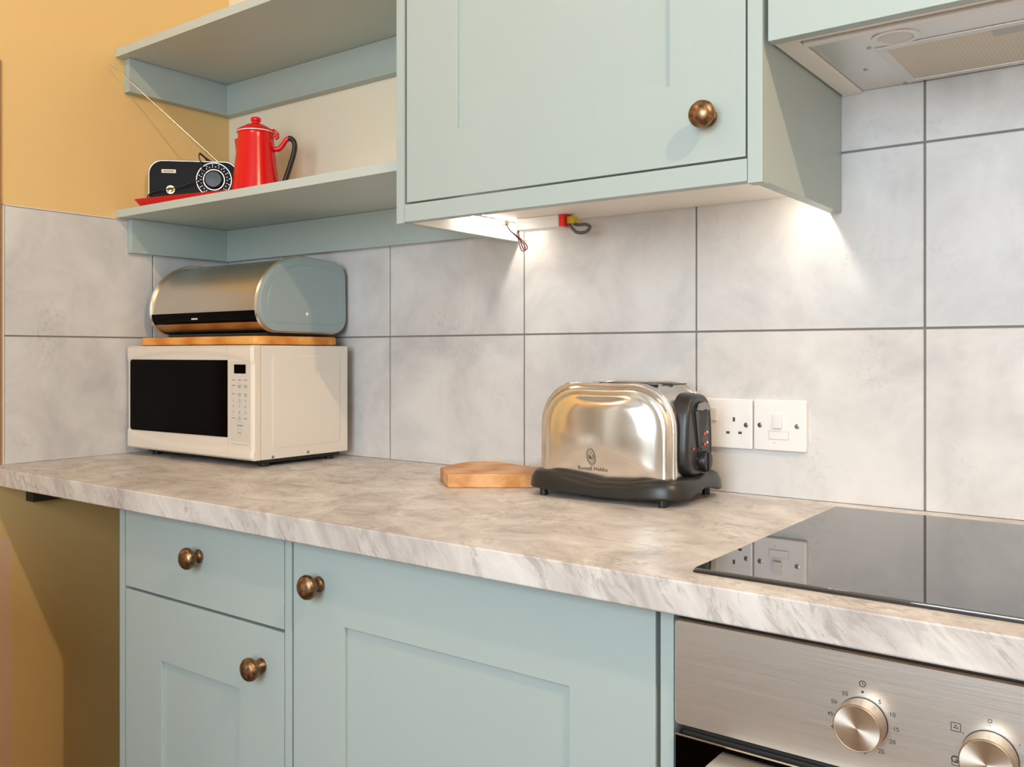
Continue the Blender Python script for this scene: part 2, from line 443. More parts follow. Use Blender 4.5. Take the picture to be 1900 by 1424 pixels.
# ------------------------------------------------------------------ worktop
b = MB()
poly = [(0.0, -0.040), (0.0, 0.0), (-0.6470, 0.0), (-0.6492, -0.0008), (-0.6504, -0.0028), (-0.6504, -0.0370), (-0.6495, -0.039), (-0.648, -0.040)]
b.prism([(p[0], p[1]) for p in poly], 'x', -0.0055, 2.75)
b.v = [Vector((v.x, min(v.y, -0.0006), v.z)) for v in b.v]
single(b, 'worktop', [MARBLE], 'long pale marble-look laminate worktop running along the tiled wall', 'worktop', (1.37, -0.32, -0.040))
b = MB(); b.box(-0.0055, 0.030, -0.5593, -0.004, -0.0905, -0.0405, bev=0.001)
single(b, 'support_batten', [mat('shade_darkened_wood', lin(52, 40, 30), 0.6)], 'short batten, darkened for shade, on the left wall under the worktop end', 'batten', (0.012, -0.28, -0.0905))  # dark brown stands in for the shade below the worktop

# ------------------------------------------------------------------ knobs
def knob(mbx, x, y, z, sc=1.0):
    pr = [(0, 0), (0.0125, 0), (0.0127, 0.002), (0.0118, 0.0042), (0.0088, 0.006), (0.0072, 0.009), (0.0072, 0.013), (0.0095, 0.0155), (0.0150, 0.0178), (0.0188, 0.0215),
          (0.0198, 0.0255), (0.0190, 0.0295), (0.0160, 0.0332), (0.0110, 0.0358), (0.0055, 0.0370), (0, 0.0374)]
    mbx.lathe([(r * sc, t * sc) for r, t in pr], 36, M=T(x, y, z) @ FRONT)
    return mbx
def shaker(x0, x1, z0, z1, yf, th, px0, px1, pz0, pz1, dep=0.0065):
    """door slab with a recessed centre panel, front face at yf"""
    m = MB(); bv = 0.0016
    out = rrect(x0, x1, z0, z1, 0.001, 1)
    def lp(xa, xb, za, zb, y): return [(xa, y, za), (xb, y, za), (xb, y, zb), (xa, y, zb)]
    L_ = [lp(x0 + bv, x1 - bv, z0 + bv, z1 - bv, yf + th), lp(x0, x1, z0, z1, yf + th - bv), lp(x0, x1, z0, z1, yf + bv), lp(x0 + 0.0005, x1 - 0.0005, z0 + 0.0005, z1 - 0.0005, yf + 0.0005), lp(x0 + bv, x1 - bv, z0 + bv, z1 - bv, yf),
          lp(px0, px1, pz0, pz1, yf), lp(px0 + 0.0008, px1 - 0.0008, pz0 + 0.0008, pz1 - 0.0008, yf + 0.0008), lp(px0 + 0.0012, px1 - 0.0012, pz0 + 0.0012, pz1 - 0.0012, yf + dep)]
    m.loft(L_); return m

# ------------------------------------------------------------------ base cabinets
YB = -0.610
t = thing('base_cabinet', 'sage green base cabinet with one drawer over a narrow panelled door', 'cabinet', (0.755, -0.3, ZFL))
b = MB()
b.box(0.4930, 0.5110, -0.609, -0.02, ZFL + 0.001, -0.0405, bev=0.001)
b.box(0.9985, 1.0155, -0.590, -0.02, ZFL + 0.12, -0.0405)
b.box(0.511, 0.9985, -0.585, -0.575, -0.80, -0.0405)
b.box(0.511, 1.0155, -0.56, -0.545, ZFL + 0.001, -0.79)
b.box(0.511, 0.9985, -0.04, -0.02, -0.80, -0.0405)
b.build('carcass', SAGE, t)
b = MB(); b.box(0.4932, 0.5112, -0.6105, -0.590, -0.79, -0.0406, bev=0.0012)
b.box(0.9975, 1.0150, -0.6105, -0.586, -0.79, -0.0406, bev=0.0012)
b.box(0.5112, 0.9975, -0.6095, -0.586, -0.0480, -0.0406, bev=0.001)
b.build('face_frame', SAGE, t)
dr = MB().box(0.5150, 0.9955, YB - 0.0005, YB + 0.021, -0.2000, -0.0500, bev=0.0014).build('drawer', SAGE, t)
knob(MB(), 0.7600, YB - 0.0005, -0.1096).build('knob', BRONZE, dr)
dd = shaker(0.5150, 0.9955, -0.785, -0.2050, YB - 0.0005, 0.021, 0.6390, 0.8775, -0.665, -0.3230).build('door', SAGE, t)
knob(MB(), 0.9380, YB - 0.0005, -0.2703).build('knob', BRONZE, dd)

t = thing('base_cabinet', 'sage green base cabinet with a single wide panelled door left of the oven', 'cabinet', (1.35, -0.3, ZFL))
b = MB()
b.box(1.0165, 1.034, -0.588, -0.02, ZFL + 0.12, -0.0405)
b.box(1.664, 1.6835, -0.588, -0.02, ZFL + 0.12, -0.0405)
b.box(1.034, 1.664, -0.583, -0.575, -0.80, -0.0405)
b.box(1.0165, 1.6835, -0.56, -0.545, ZFL + 0.001, -0.79)
b.build('carcass', SAGE, t)
dd = shaker(1.0190, 1.6800, -0.785, -0.0440, YB - 0.0005, 0.021, 1.1395, 1.5575, -0.665, -0.1690).build('door', SAGE, t)
knob(MB(), 1.0825, YB - 0.0005, -0.1109).build('knob', BRONZE, dd)

t = thing('oven_housing', 'sage green housing panel framing the built-in oven', 'cabinet', (2.0, -0.3, ZFL))
MB().box(1.6860, 1.7037, -0.6100, -0.02, ZFL + 0.001, -0.0406, bev=0.0012).build('side_panel', SAGE, t)
MB().box(2.3030, 2.3200, -0.6100, -0.02, ZFL + 0.001, -0.0406, bev=0.0012).build('side_panel', SAGE, t)
MB().box(1.7037, 2.3030, -0.58, -0.02, ZFL + 0.08, -0.80, bev=0.0012).build('shelf', SAGE, t)

# ------------------------------------------------------------------ oven
t = thing('oven', 'built-in stainless steel oven with round dials and a black glass door', 'oven', (2.0, -0.3, -0.80))
MB().box(1.710, 2.298, -0.600, -0.06, -0.799, -0.044, bev=0.001).build('body', BLACK, t)
ring = []
def pl(ins, y, r): return [(p[0], y, p[1]) for p in rrect(1.7062 + ins, 2.3010 - ins, -0.1795 + ins, -0.0535 - ins, r, 6)]
b = MB(); b.loft([pl(0, -0.590, 0.007), pl(0, -0.6115, 0.007), pl(0.0008, -0.6135, 0.0066), pl(0.0026, -0.6150, 0.005)], mi=1, cap0=True, cap1=False)
b.loft([pl(0.0026, -0.6150, 0.005), pl(0.0030, -0.6150, 0.005)], mi=0, cap0=False, cap1=True)
panel = b.build('control_panel', [STEEL, RIM], t)
YP = -0.6151
for (kx, kz) in ((1.9215, -0.1235), (2.0390, -0.1285)):
    b = MB(); Mx = T(kx, YP, kz) @ FRONT
    b.lathe([(0, 0), (0.0248, 0), (0.0248, 0.0012)], 48, mi=1, M=Mx)
    n0 = len(b.m)
    b.lathe([(0.0242, 0.0012), (0.0244, 0.003), (0.0239, 0.0225), (0.0232, 0.0236), (0.0227, 0.0239), (0.0225, 0.0232), (0.0002, 0.0232)], 64, mi=0, M=Mx)
    for q_ in range(n0, n0 + 64 * 4): b.m[q_] = 2
    kn = b.build('dial', [KNOBSTEEL, BLACKPL, KNOBSIDE], panel)
b = MB()
def tx(s_, x, z, sz): MB().text(s_, T(x, YP - 0.0002, z) @ FRONT, sz, ext=0.0001).build('numeral', INK, panel)
for s_, dx, dz in (('5', 0.0166, 0.0215), ('\u00b710', 0.0280, 0.0115), ('\u00b715', 0.0315, -0.0025), ('\u00b720', 0.0280, -0.0160), ('25', 0.0180, -0.0285), ('30', 0.0005, -0.0335),
                   ('35', -0.0190, -0.0275), ('40\u00b7', -0.0290, -0.0150), ('45\u00b7', -0.0325, -0.0020), ('50\u00b7', -0.0288, 0.0115), ('55', -0.0182, 0.0225)):
    tx(s_, 1.9215 + dx, -0.1215 + dz, 0.0062)
def ringm(x, z, r, w=0.0004, n=28):
    lo = [[(x + (r + s_ * w) * math.cos(a), YP - 0.0003, z + (r + s_ * w) * math.sin(a)) for a in [2 * PI * i / n for i in range(n)]] for s_ in (-1, 1)]
    b.loft(lo, cap0=False, cap1=False)
def dot(x, z, r): b.lathe([(0, 0), (r, 0), (r, 0.0003), (0, 0.0003)], 16, M=T(x, YP, z) @ FRONT)
def line(x0, z0, x1, z1, w=0.0003):
    d = Vector((x1 - x0, 0, z1 - z0)); n = Vector((-d.z, 0, d.x)).normalized() * w; p = Vector((x0, YP - 0.0003, z0)); q = Vector((x1, YP - 0.0003, z1))
    b.add([p + n, q + n, q - n, p - n], [[0, 1, 2, 3]])
ringm(1.9210, -0.0849, 0.0030); line(1.9210, -0.0849, 1.9210, -0.0830); line(1.9210, -0.0849, 1.9224, -0.0857)
b.build('clock_symbol', INK, panel); b = MB(); dot(1.9211, -0.0933, 0.0013); b.build('index_dot', INK, panel)
b = MB(); ringm(2.0388, -0.0948, 0.0017, 0.00025); b.build('zero_symbol', INK, panel)
for q_ in ((2.0388, -0.0990, 0.0004), (2.0640, -0.1112, 0.0005), (2.0155, -0.1122, 0.0006)): b = MB(); dot(*q_); b.build('index_dot', INK, panel)
b = MB()
def sym(x, z):
    line(x - .0042, z - .0040, x + .0042, z - .0040); line(x - .0042, z + .0040, x + .0042, z + .0040); line(x - .0042, z - .0040, x - .0042, z + .0040); line(x + .0042, z - .0040, x + .0042, z + .0040)
    for a in (90, 210, 330):
        a = math.radians(a); dot(x + .0014 * math.cos(a), z + .0014 * math.sin(a), 0.0008)
sym(2.0090, -0.1078); b.build('fan_symbol', INK, panel); b = MB()
ringm(2.0095 - .0012, -0.1403 + .0012, 0.0030); sym(2.0098, -0.1412)
b.build('fan_symbol', INK, panel)
# door
b = MB()
b.box(1.7085, 2.2990, -0.6150, -0.601, -0.780, -0.1885, bev=0.001, mi=0)
b.box(1.7085, 2.2990, -0.6160, -0.602, -0.1905, -0.1882, bev=0.0006, mi=1)
door = b.build('door', [GLASSBLK, RIM], t)
b = MB()
b.prism([(-0.6155, -0.2060), (-0.6155, -0.1955), (-0.6600, -0.1955), (-0.6625, -0.1970), (-0.6625, -0.2240), (-0.6600, -0.2255), (-0.6570, -0.2240), (-0.6570, -0.2060)], 'x', 1.767, 2.241, bev=0.0008)
b.build('handle', STEEL, door)

# ------------------------------------------------------------------ hob
t = thing('induction_hob', 'black glass hob set into the worktop above the oven', 'hob', (2.02, -0.335, 0.0))
b = MB()
def hl(ins, z, r=0.004): return [(p[0], p[1], z) for p in rrect(1.7255 + ins, 2.3100 - ins, -0.6035 + ins, -0.0700 - ins, r, 4)]
b.loft([hl(0.0, 0.0003), hl(0, 0.0035), hl(0.0006, 0.0048), hl(0.0016, 0.0054)], mi=0)
b.build('glass_top', HOBGLASS, t)
b = MB(); b.loft([hl(-0.0012, 0.0002, 0.005), hl(-0.0012, 0.0022, 0.005), hl(0.0004, 0.0026)], mi=0); b.build('seal', BLACKPL, t)

# ------------------------------------------------------------------ wall cabinet
t = thing('wall_cabinet', 'sage green wall cabinet with a panelled door, lit from beneath', 'cabinet', (1.363, -0.18, 0.497))
ZT = 1.25
b = MB()
b.box(1.0100, 1.0290, -0.3595, -0.001, 0.4985, ZT, bev=0.0008, mi=0)
b.box(1.6960, 1.7148, -0.3595, -0.001, 0.4985, ZT, bev=0.0008, mi=0)
b.box(1.0290, 1.6960, -0.335, -0.001, 0.5350, 0.551, mi=1)
b.box(1.0290, 1.0302, -0.336, -0.0015, 0.5000, 0.5350, mi=1)
b.box(1.6948, 1.6960, -0.336, -0.0015, 0.5000, 0.5350, mi=1)
b.box(1.0290, 1.6960, -0.020, -0.001, 0.551, ZT, mi=1)
b.box(1.0290, 1.6960, -0.335, -0.001, ZT - 0.02, ZT, mi=1)
b.box(1.0290, 1.6960, -0.333, -0.325, 0.551, ZT - 0.02, mi=1)
b.build('carcass', [SAGE, WHITE_MELAMINE], t)
b = MB()
b.box(1.0098, 1.0255, -0.3610, -0.3385, 0.4980, ZT, bev=0.001)
b.box(1.6930, 1.7150, -0.3610, -0.3385, 0.4965, ZT, bev=0.001)
b.box(1.0300, 1.6922, -0.3605, -0.3390, 0.5000, 0.5322, bev=0.001)
b.build('face_frame', SAGE, t)
dd = shaker(1.0355, 1.6900, 0.5352, ZT - 0.01, -0.3605, 0.021, 1.1560, 1.5720, 0.6540, ZT - 0.13).build('door', SAGE, t)
knob(MB(), 1.6350, -0.3605, 0.5985).build('knob', BRONZE, dd)

for (x, lab) in ((1.0445, 'lit LED strip inside the left end of the wall cabinet base'), (1.680, 'lit LED strip inside the right end of the wall cabinet base')):
    t = thing('led_strip', lab, 'light', (x, -0.115, 0.535), group='LED strips under the wall cabinet')
    MB().box(x - 0.004, x + 0.004, -0.205, -0.025, 0.5325, 0.5349).build('tape', WHITEPL, t)
    b = MB()
    for k in range(11): b.box(x - 0.0022, x + 0.0022, -0.199 + k * 0.0165, -0.193 + k * 0.0165, 0.5305, 0.5326, bev=0.0005, seg=1)
    b.build('diodes', LED, t)

# LED transformer hanging under the cabinet, with its cables
t = thing('led_driver', 'white LED transformer box with red end cap under the wall cabinet', 'transformer', (1.12, -0.06, 0.535))
MB().box(1.078, 1.183, -0.078, -0.046, 0.5110, 0.5348, bev=0.0015).build('case', WHITEPL, t)
MB().box(1.183, 1.196, -0.0775, -0.0465, 0.5113, 0.5346, bev=0.0012).build('end_cap', REDPL, t)['label'] = 'red end cap'
MB().box(1.197, 1.213, -0.070, -0.052, 0.516, 0.531, bev=0.002).build('connector', YELPL, t)['label'] = 'yellow wire connector'
MB().box(1.055, 1.070, -0.105, -0.090, 0.5215, 0.5305, bev=0.002).build('connector', CREAMPL, t)
b = MB(); b.tube(smooth_path([(1.195, -0.062, 0.522), (1.206, -0.068, 0.510), (1.222, -0.070, 0.497), (1.242, -0.070, 0.496), (1.249, -0.066, 0.505), (1.238, -0.062, 0.512), (1.214, -0.060, 0.514), (1.204, -0.060, 0.522)]), 0.0034, 10)
b.build('grey_cable', GREYCABLE, t)
b = MB()
b.tube(smooth_path([(1.066, -0.097, 0.524), (1.074, -0.094, 0.510), (1.092, -0.090, 0.496), (1.110, -0.088, 0.480), (1.113, -0.088, 0.470), (1.104, -0.088, 0.470), (1.096, -0.086, 0.484), (1.084, -0.078, 0.504), (1.079, -0.066, 0.520)]), 0.0013, 8, mi=0)
b.tube(smooth_path([(1.068, -0.100, 0.523), (1.078, -0.096, 0.508), (1.094, -0.093, 0.493), (1.108, -0.091, 0.478), (1.110, -0.091, 0.467), (1.101, -0.091, 0.468), (1.093, -0.089, 0.486), (1.082, -0.080, 0.506), (1.078, -0.062, 0.518)]), 0.0011, 8, mi=1)
b.build('red_and_black_wire', [mat('dark_red_wire', (0.32, 0.02, 0.01), 0.4), BLACKPL], t)

# ------------------------------------------------------------------ hood cabinet and extractor
t = thing('hood_cabinet', 'short sage green wall cabinet over the extractor hood', 'cabinet', (2.02, -0.18, 0.697))
b = MB()
b.box(1.7180, 1.7500, -0.338, -0.001, 0.6970, ZT, bev=0.0008, mi=1)
b.box(2.2850, 2.3180, -0.338, -0.001, 0.6970, ZT, bev=0.0008, mi=1)
b.box(1.7500, 2.2850, -0.338, -0.315, 0.6970, ZT, bev=0.0008, mi=1)
b.build('carcass', [SAGE, WHITE_MELAMINE], t)
MB().box(1.7225, 2.3150, -0.3605, -0.3405, 0.6905, ZT, bev=0.0016).build('door', SAGE, t)
t = thing('extractor_hood', 'stainless steel extractor hood with round lamp and grease filter', 'hood', (2.02, -0.16, 0.69))
b = MB()
b.box(1.7515, 2.2835, -0.286, -0.003, 0.7005, 0.90, bev=0.001)
b.build('body', HOODSTEEL, t)
b = MB(); b.box(1.7515, 2.2835, -0.304, -0.287, 0.6955, 0.720, bev=0.0015); b.build('front_lip', WHITEPL, t)
b = MB()
def fr(x0, x1, y0, y1, w, z0, z1, mb):
    mb.box(x0, x1, y0, y0 + w, z0, z1, bev=0.0008); mb.box(x0, x1, y1 - w, y1, z0, z1, bev=0.0008)
    mb.box(x0, x0 + w, y0 + w, y1 - w, z0, z1, bev=0.0008); mb.box(x1 - w, x1, y0 + w, y1 - w, z0, z1, bev=0.0008)
fr(1.8250, 2.212, -0.213, -0.012, 0.014, 0.6980, 0.7004, b)
fl = b.build('filter_frame', ALU, t)
MB().box(1.838, 2.199, -0.200, -0.025, 0.6992, 0.7004).build('filter_mesh', FILTER, fl)
b = MB(); b.box(1.975, 2.060, -0.199, -0.172, 0.6975, 0.6991, bev=0.0005); b.build('filter_latch', mat('grey_latch', lin(176, 176, 176), 0.4), fl)
b = MB(); Mx = T(1.862, -0.243, 0.7006) @ RX(PI)
b.lathe([(0.0320, 0), (0.0325, 0.0012), (0.0300, 0.0016), (0.0236, 0.0016), (0.0230, 0.0006)], 48, M=Mx)
lm = b.build('lamp_ring', HOODSTEEL, t)
MB().lathe([(0.0225, 0.0), (0.0225, 0.0014), (0.0, 0.0022)], 40, M=Mx).build('lamp_lens', LAMPGL, lm)
b = MB()
for (x, y) in ((1.787, -0.118), (1.8195, -0.218), (1.8195, -0.008)): MB().lathe([(0, 0), (0.0032, 0), (0.0028, 0.0012), (0, 0.0014)], 16, M=T(x, y, 0.7004) @ RX(PI)).build('screw', SCREW, t)

# ------------------------------------------------------------------ wall shelves
def shelf(z0, z1, bz0, by, lab):
    t = thing('wall_shelf', lab, 'shelf', (0.5, -0.17, z0), group='sage green corner shelves')
    MB().box(-0.0055, 1.0096, -0.3372, 0.0055 if z0 > 0.9 else -0.0006, z0, z1, bev=0.0012).build('board', SAGE_BOARD, t)
    yb = 0.0055 if z0 > 0.9 else -0.0006
    MB().box(-0.0055 if z0 > .9 else 0.0012, 0.0200, by, -0.0205, bz0, z0 - 0.0004, bev=0.001).build('side_batten', SAGE_IN, t)
    MB().box(-0.0055 if z0 > .9 else 0.0012, 1.0096, -0.0205, yb, bz0, z0 - 0.0004, bev=0.001).build('back_batten', SAGE_IN, t)
shelf(0.6040, 0.6235, 0.5163, -0.3070, 'lower sage green corner shelf carrying the radio and red coffee pot')
shelf(1.0150, 1.0365, 0.9285, -0.3140, 'upper sage green corner shelf, empty, above the coffee pot')

# ------------------------------------------------------------------ microwave
t = thing('microwave', 'white microwave oven with black window in the corner of the worktop', 'microwave', (0.275, -0.18, 0.0))
b = MB(); b.box(0.0215, 0.5305, -0.2975, -0.037, 0.0175, 0.2755, bev=0.002)
# raised pressing on the side wall
b.loft([[(0.5305, p[0], p[1]) for p in rrect(-0.268, -0.062, 0.040, 0.254, 0.010, 5)], [(0.5325, p[0], p[1]) for p in rrect(-0.262, -0.068, 0.046, 0.248, 0.008, 5)]], cap0=False)
body = b.build('body', MWWHITE, t)
def mwfront(x0, x1, name, nx):
    """moulded front: outer frame stands proud, the middle falls back between two shallow arcs"""
    m = MB(); nz = 56; zt, zb = 0.2757, 0.0180
    def Y(x, z):
        u = (x - 0.275) / 0.255
        top = 0.2625 - 0.022 * abs(u) ** 2.6; bot = 0.034 + 0.030 * abs(u) ** 2.4 if u < 0 else 0.034 + 0.0 * u
        s = min(1, max(0, (top - z) / 0.007)) * min(1, max(0, (z - bot) / 0.006))
        s = s * s * (3 - 2 * s)
        e = min(z - zb, zt - z, x - 0.0205, 0.5305 - x)
        r = 0.006; rd = 0 if e > r else r - math.sqrt(max(0, r * r - (r - e) ** 2))
        return -0.3225 + 0.0028 * s + rd
    xs = [x0 + (x1 - x0) * i / nx for i in range(nx + 1)]; zs = [zb + (zt - zb) * j / nz for j in range(nz + 1)]
    vs = [(x, Y(x, z), z) for z in zs for x in xs]; W = nx + 1
    fs = [[j * W + i, j * W + i + 1, (j + 1) * W + i + 1, (j + 1) * W + i] for j in range(nz) for i in range(nx)]
    m.add(vs, fs)
    # skirt back to the body
    br = [i for i in range(W)] + [j * W + nx for j in range(1, nz + 1)] + [nz * W + i for i in range(nx - 1, -1, -1)] + [j * W for j in range(nz - 1, 0, -1)]
    loop = [vs[i] for i in br]
    m.loft([loop, [(p[0], -0.2990, p[2]) for p in loop]], cap0=False, cap1=True)
    return m
door = mwfront(0.0205, 0.4405, 'door', 60).build('door', MWPLASTIC, t, angle=40)
b = MB(); b.loft([[(p[0], -0.3190, p[1]) for p in rrect(0.0365, 0.4395, 0.0650, 0.2425, (0.008, 0.001, 0.001, 0.008), 5)], [(p[0], -0.3216, p[1]) for p in rrect(0.0375, 0.4395, 0.0655, 0.2420, (0.008, 0.001, 0.001, 0.008), 5)]])
b.v = [Vector((p.x, p.y, p.z + (0.0 if p.z > 0.15 else (p.x - 0.24) * 0.005))) for p in b.v]
b.build('window', GLASSBLK, door)
cp = mwfront(0.4415, 0.5305, 'control_panel', 16).build('control_panel', MWPLASTIC, t, angle=40)
MB().box(0.4485, 0.5215, -0.3206, -0.3190, 0.0600, 0.2400, bev=0.0006).build('keypad', PANELGREY, cp)
MB().box(0.4645, 0.5065, -0.3212, -0.3200, 0.2120, 0.2325, bev=0.0004).build('display', GLASSBLK, cp)
b = MB(); YK = -0.3208
def rg(x, z, r, w=0.0003, n=24):
    b.loft([[(x + (r + k * w) * math.cos(2 * PI * i / n), YK, z + (r + k * w) * math.sin(2 * PI * i / n)) for i in range(n)] for k in (-1, 1)], cap0=False, cap1=False)
for z, k in ((0.1975, 0), (0.1850, 0), (0.1812, 1), (0.1660, 0), (0.1620, 1)):
    for i, x in enumerate((0.4620, 0.4840, 0.5060)):
        if k and i == 0: continue
        wdt = 0.0060 if not k else 0.0045
        b.box(x - wdt, x + wdt, YK, YK + 0.0004, z - 0.0007, z + 0.0007)
for r_, z in (('123', 0.1515), ('456', 0.1380), ('789', 0.1245)):
    for ch, x in zip(r_, (0.4620, 0.4840, 0.5060)): b.text(ch, T(x, YK, z) @ FRONT, 0.0075, ext=0.0001)
b.text('0', T(0.4840, YK, 0.1112) @ FRONT, 0.0075, ext=0.0001)
for x in (0.4620, 0.5060): b.box(x - 0.0055, x + 0.0055, YK, YK + 0.0004, 0.1105, 0.1119)
b.box(0.4760, 0.4960, YK, YK + 0.0004, 0.0945, 0.0962); b.box(0.4800, 0.4890, YK, YK + 0.0004, 0.0780, 0.0796)
b.build('key_labels', GREYINK, cp)
WG = mat('warm_grey_print', lin(176, 164, 150), 0.5)
for q_ in ((0.4840, 0.1850, 0.0062), (0.4840, 0.1515, 0.0062), (0.4840, 0.1112, 0.0062), (0.4840, 0.0953, 0.0085), (0.4835, 0.0788, 0.0085)):
    b = MB(); rg(*q_); b.build('key_ring', WG, cp)
for z_ in (0.0525, 0.0255): MB().box(0.4500, 0.5150, YK + 0.0002, YK + 0.0018, z_, z_ + 0.0005).build('panel_line', WG, cp)
b = MB()
for (y, z) in ((-0.2650, 0.0225), (-0.163, 0.0250)): MB().lathe([(0, 0), (0.0036, 0), (0.0030, 0.0016), (0, 0.0018)], 16, M=T(0.5305, y, z) @ RY(PI / 2)).build('screw', SCREW, body)
b = MB(); b.box(0.060, 0.520, -0.285, -0.055, 0.0085, 0.0180, bev=0.002); b.build('underside', BLACKPL, t)
for (x, y) in ((0.075, -0.27), (0.505, -0.27), (0.075, -0.075), (0.505, -0.075)):
    MB().lathe([(0, 0.0002), (0.011, 0.0002), (0.012, 0.010), (0, 0.010)], 20, M=T(x, y, 0)).build('foot', BLACKPL, t)

# ------------------------------------------------------------------ board on the microwave, bread bin
b = MB(); b.prism(rrect(0.030, 0.515, -0.300, -0.045, 0.030, 6), 'z', 0.2768, 0.2975, bev=0.005)
single(b, 'chopping_board', [PINE], 'orange-brown wooden board lying between microwave and bread bin', 'chopping board', (0.27, -0.17, 0.2768))
t = thing('bread_bin', 'grey steel roll-top bread bin on the board over the microwave', 'bread bin', (0.27, -0.14, 0.2985))
def binprof(ins=0.0):
    pts = []
    zb, zt, yb = 0.3060, 0.4890, -0.0130
    def q(y, z): pts.append((y, z))
    def arc(cy, cz, r, a0, a1, n):
        for i in range(n + 1):
            a = math.radians(a0 + (a1 - a0) * i / n); q(cy + (r - ins) * math.cos(a), cz + (r - ins) * math.sin(a))
    arc(yb - 0.040, zb + 0.040, 0.040, -90, 0, 8)
    arc(yb - 0.040, zt - 0.044, 0.038, 0, 84, 8)
    # large front curve as an ellipse quarter
    cy, cz, ry, rz = -0.1400, 0.3700, 0.1370 - ins, 0.1195 - ins
    for i in range(17):
        a = math.radians(88 + (180 - 88) * i / 16); q(cy + ry * math.cos(a), cz + rz * math.sin(a))
    arc(-0.2250, 0.3600 - 0.0, 0.052, 184, 262, 9)
    # keep the bottom flat
    return [(y, max(z, zb + ins)) for y, z in pts]
def bl(x, ins): return [(x, p[0], p[1]) for p in binprof(ins)]
XA, XB = 0.0440, 0.5000
for (xa, xb, s_) in ((XA, XA + 0.012, 1), (XB - 0.012, XB, -1)):
    b = MB()
    if s_ > 0: seq = [(xb, 0.004), (xb, 0.0), (xa + .003, 0.0), (xa + .001, .001), (xa, 0.003)]
    else: seq = [(xa, 0.004), (xa, 0.0), (xb - .003, 0.0), (xb - .001, .001), (xb, 0.003)]
    d = -1 if s_ > 0 else 1
    b.loft([bl(x, i) for x, i in seq] + [bl(seq[-1][0], 0.0195), bl(seq[-1][0] - d * 0.0006, 0.0203), bl(seq[-1][0] - d * 0.0006, 0.0210), bl(seq[-1][0], 0.0218)])
    e = b.build('end_cap', BINEND, t)
    xr = xb if s_ > 0 else xa
    r_ = MB(); q0 = xr if s_ > 0 else xr - 0.0060
    r_.loft([bl(q0, -0.0008), bl(q0 + 0.0012, -0.0024), bl(q0 + 0.0022, -0.0010), bl(q0 + 0.0038, -0.0010), bl(q0 + 0.0048, -0.0024), bl(q0 + 0.0060, -0.0008)], cap0=True, cap1=True)
    r_.build('rim', RIM, e)
    if s_ < 0: MB().lathe([(0, 0), (0.004, 0), (0.003, 0.0018), (0, 0.0022)], 16, M=T(XB, -0.1393, 0.3518) @ RY(PI / 2)).build('rivet', WHITEPL, e)
b = MB(); b.loft([bl(XA + 0.0155, 0.0030), bl(XB - 0.0155, 0.0030)]); lid = b.build('roll_lid', SATIN, t)
pf = [p for p in binprof(0.0018) if p[0] < -0.255]
band = []
cy, cz, ry, rz = -0.1400, 0.3700, 0.1370 - 0.0016, 0.1195
zs = [0.3570 - 0.0265 * i / 8 for i in range(9)]
def yat(z, ins):
    P = binprof(ins); best = 0
    for i in range(len(P)):
        a, c = P[i], P[(i + 1) % len(P)]
        if a[0] < -0.2 and c[0] < -0.2 and (a[1] - z) * (c[1] - z) <= 0 and a[1] != c[1]:
            tt = (z - a[1]) / (c[1] - a[1]); best = min(best, a[0] + tt * (c[0] - a[0]))
    return best
lp0 = [(yat(z, 0.0016), z) for z in zs]; lp1 = [(yat(z, 0.0060), z) for z in zs][::-1]
MB().prism(lp0 + lp1, 'x', XA + 0.018, XB - 0.021).build('handle_strip', GLASSBLK, lid)
b = MB(); yl = yat(0.3425, 0.0016)
for k in range(5): b.box(0.2280 + k * 0.0052, 0.2320 + k * 0.0052, yl - 0.0004, yl + 0.001, 0.3400, 0.3445)
b.build('badge', CREAMPL, lid)
b = MB(); b.box(0.07, 0.475, -0.235, -0.035, 0.2990, 0.3065, bev=0.002); b.build('base', BLACKPL, t)

# ------------------------------------------------------------------ chopping board on the worktop
out = [(0.9845, -0.2085), (0.972, -0.175), (0.9640, -0.140), (0.9660, -0.105), (0.9860, -0.072), (1.0200, -0.058), (1.0520, -0.066), (1.0850, -0.078), (1.125, -0.074), (1.170, -0.064), (1.196, -0.072), (1.203, -0.095), (1.203, -0.125), (1.197, -0.155), (1.186, -0.1766), (1.120, -0.2255), (1.0648, -0.2672), (1.056, -0.268)]
b = MB(); b.prism(out, 'z', 0.0004, 0.0270, bev=0.0016)
single(b, 'chopping_board', [BEECH], 'light wooden chopping board lying on the worktop behind the toaster', 'chopping board', (1.08, -0.16, 0.0004))

# ------------------------------------------------------------------ toaster
TXc, TYc = 1.3690, -0.137
t = thing('toaster', 'polished stainless steel toaster on a black wavy base on the worktop', 'toaster', (TXc, TYc, 0.0), rot=math.radians(1.5), local=True)
def tout(ins, n=10, a=0.1345, z0=0.030, z1=0.2060, R=0.082):
    """arched outline; the bottom stays put"""
    pts = [(-(a - ins), z0), (-(a - ins), z0 + 0.03), (-(a - ins), z0 + 0.06)]
    ry = z1 - ins; r = R - ins * 0.6
    for (cx, a0) in ((-(a - ins) + r, PI), ((a - ins) - r, PI / 2)):
        for i in range(n + 1):
            ang = a0 - (PI / 2) * i / n
            c, s_ = math.cos(ang), math.sin(ang)
            pts.append((cx + r * math.copysign(abs(c) ** 0.90, c), ry - r + r * math.copysign(abs(s_) ** 0.90, s_)))
        if a0 == PI:
            for k in range(1, 6):
                xx = cx + ((a - ins) - r - cx) * k / 6
                pts.append((xx, ry - 0.0012 * math.sin(PI * k / 6)))
    pts += [((a - ins), z0 + 0.06), ((a - ins), z0 + 0.03), ((a - ins), z0)]
    return pts
def tl(ins, y): return [(p[0], y, p[1]) for p in tout(ins)]
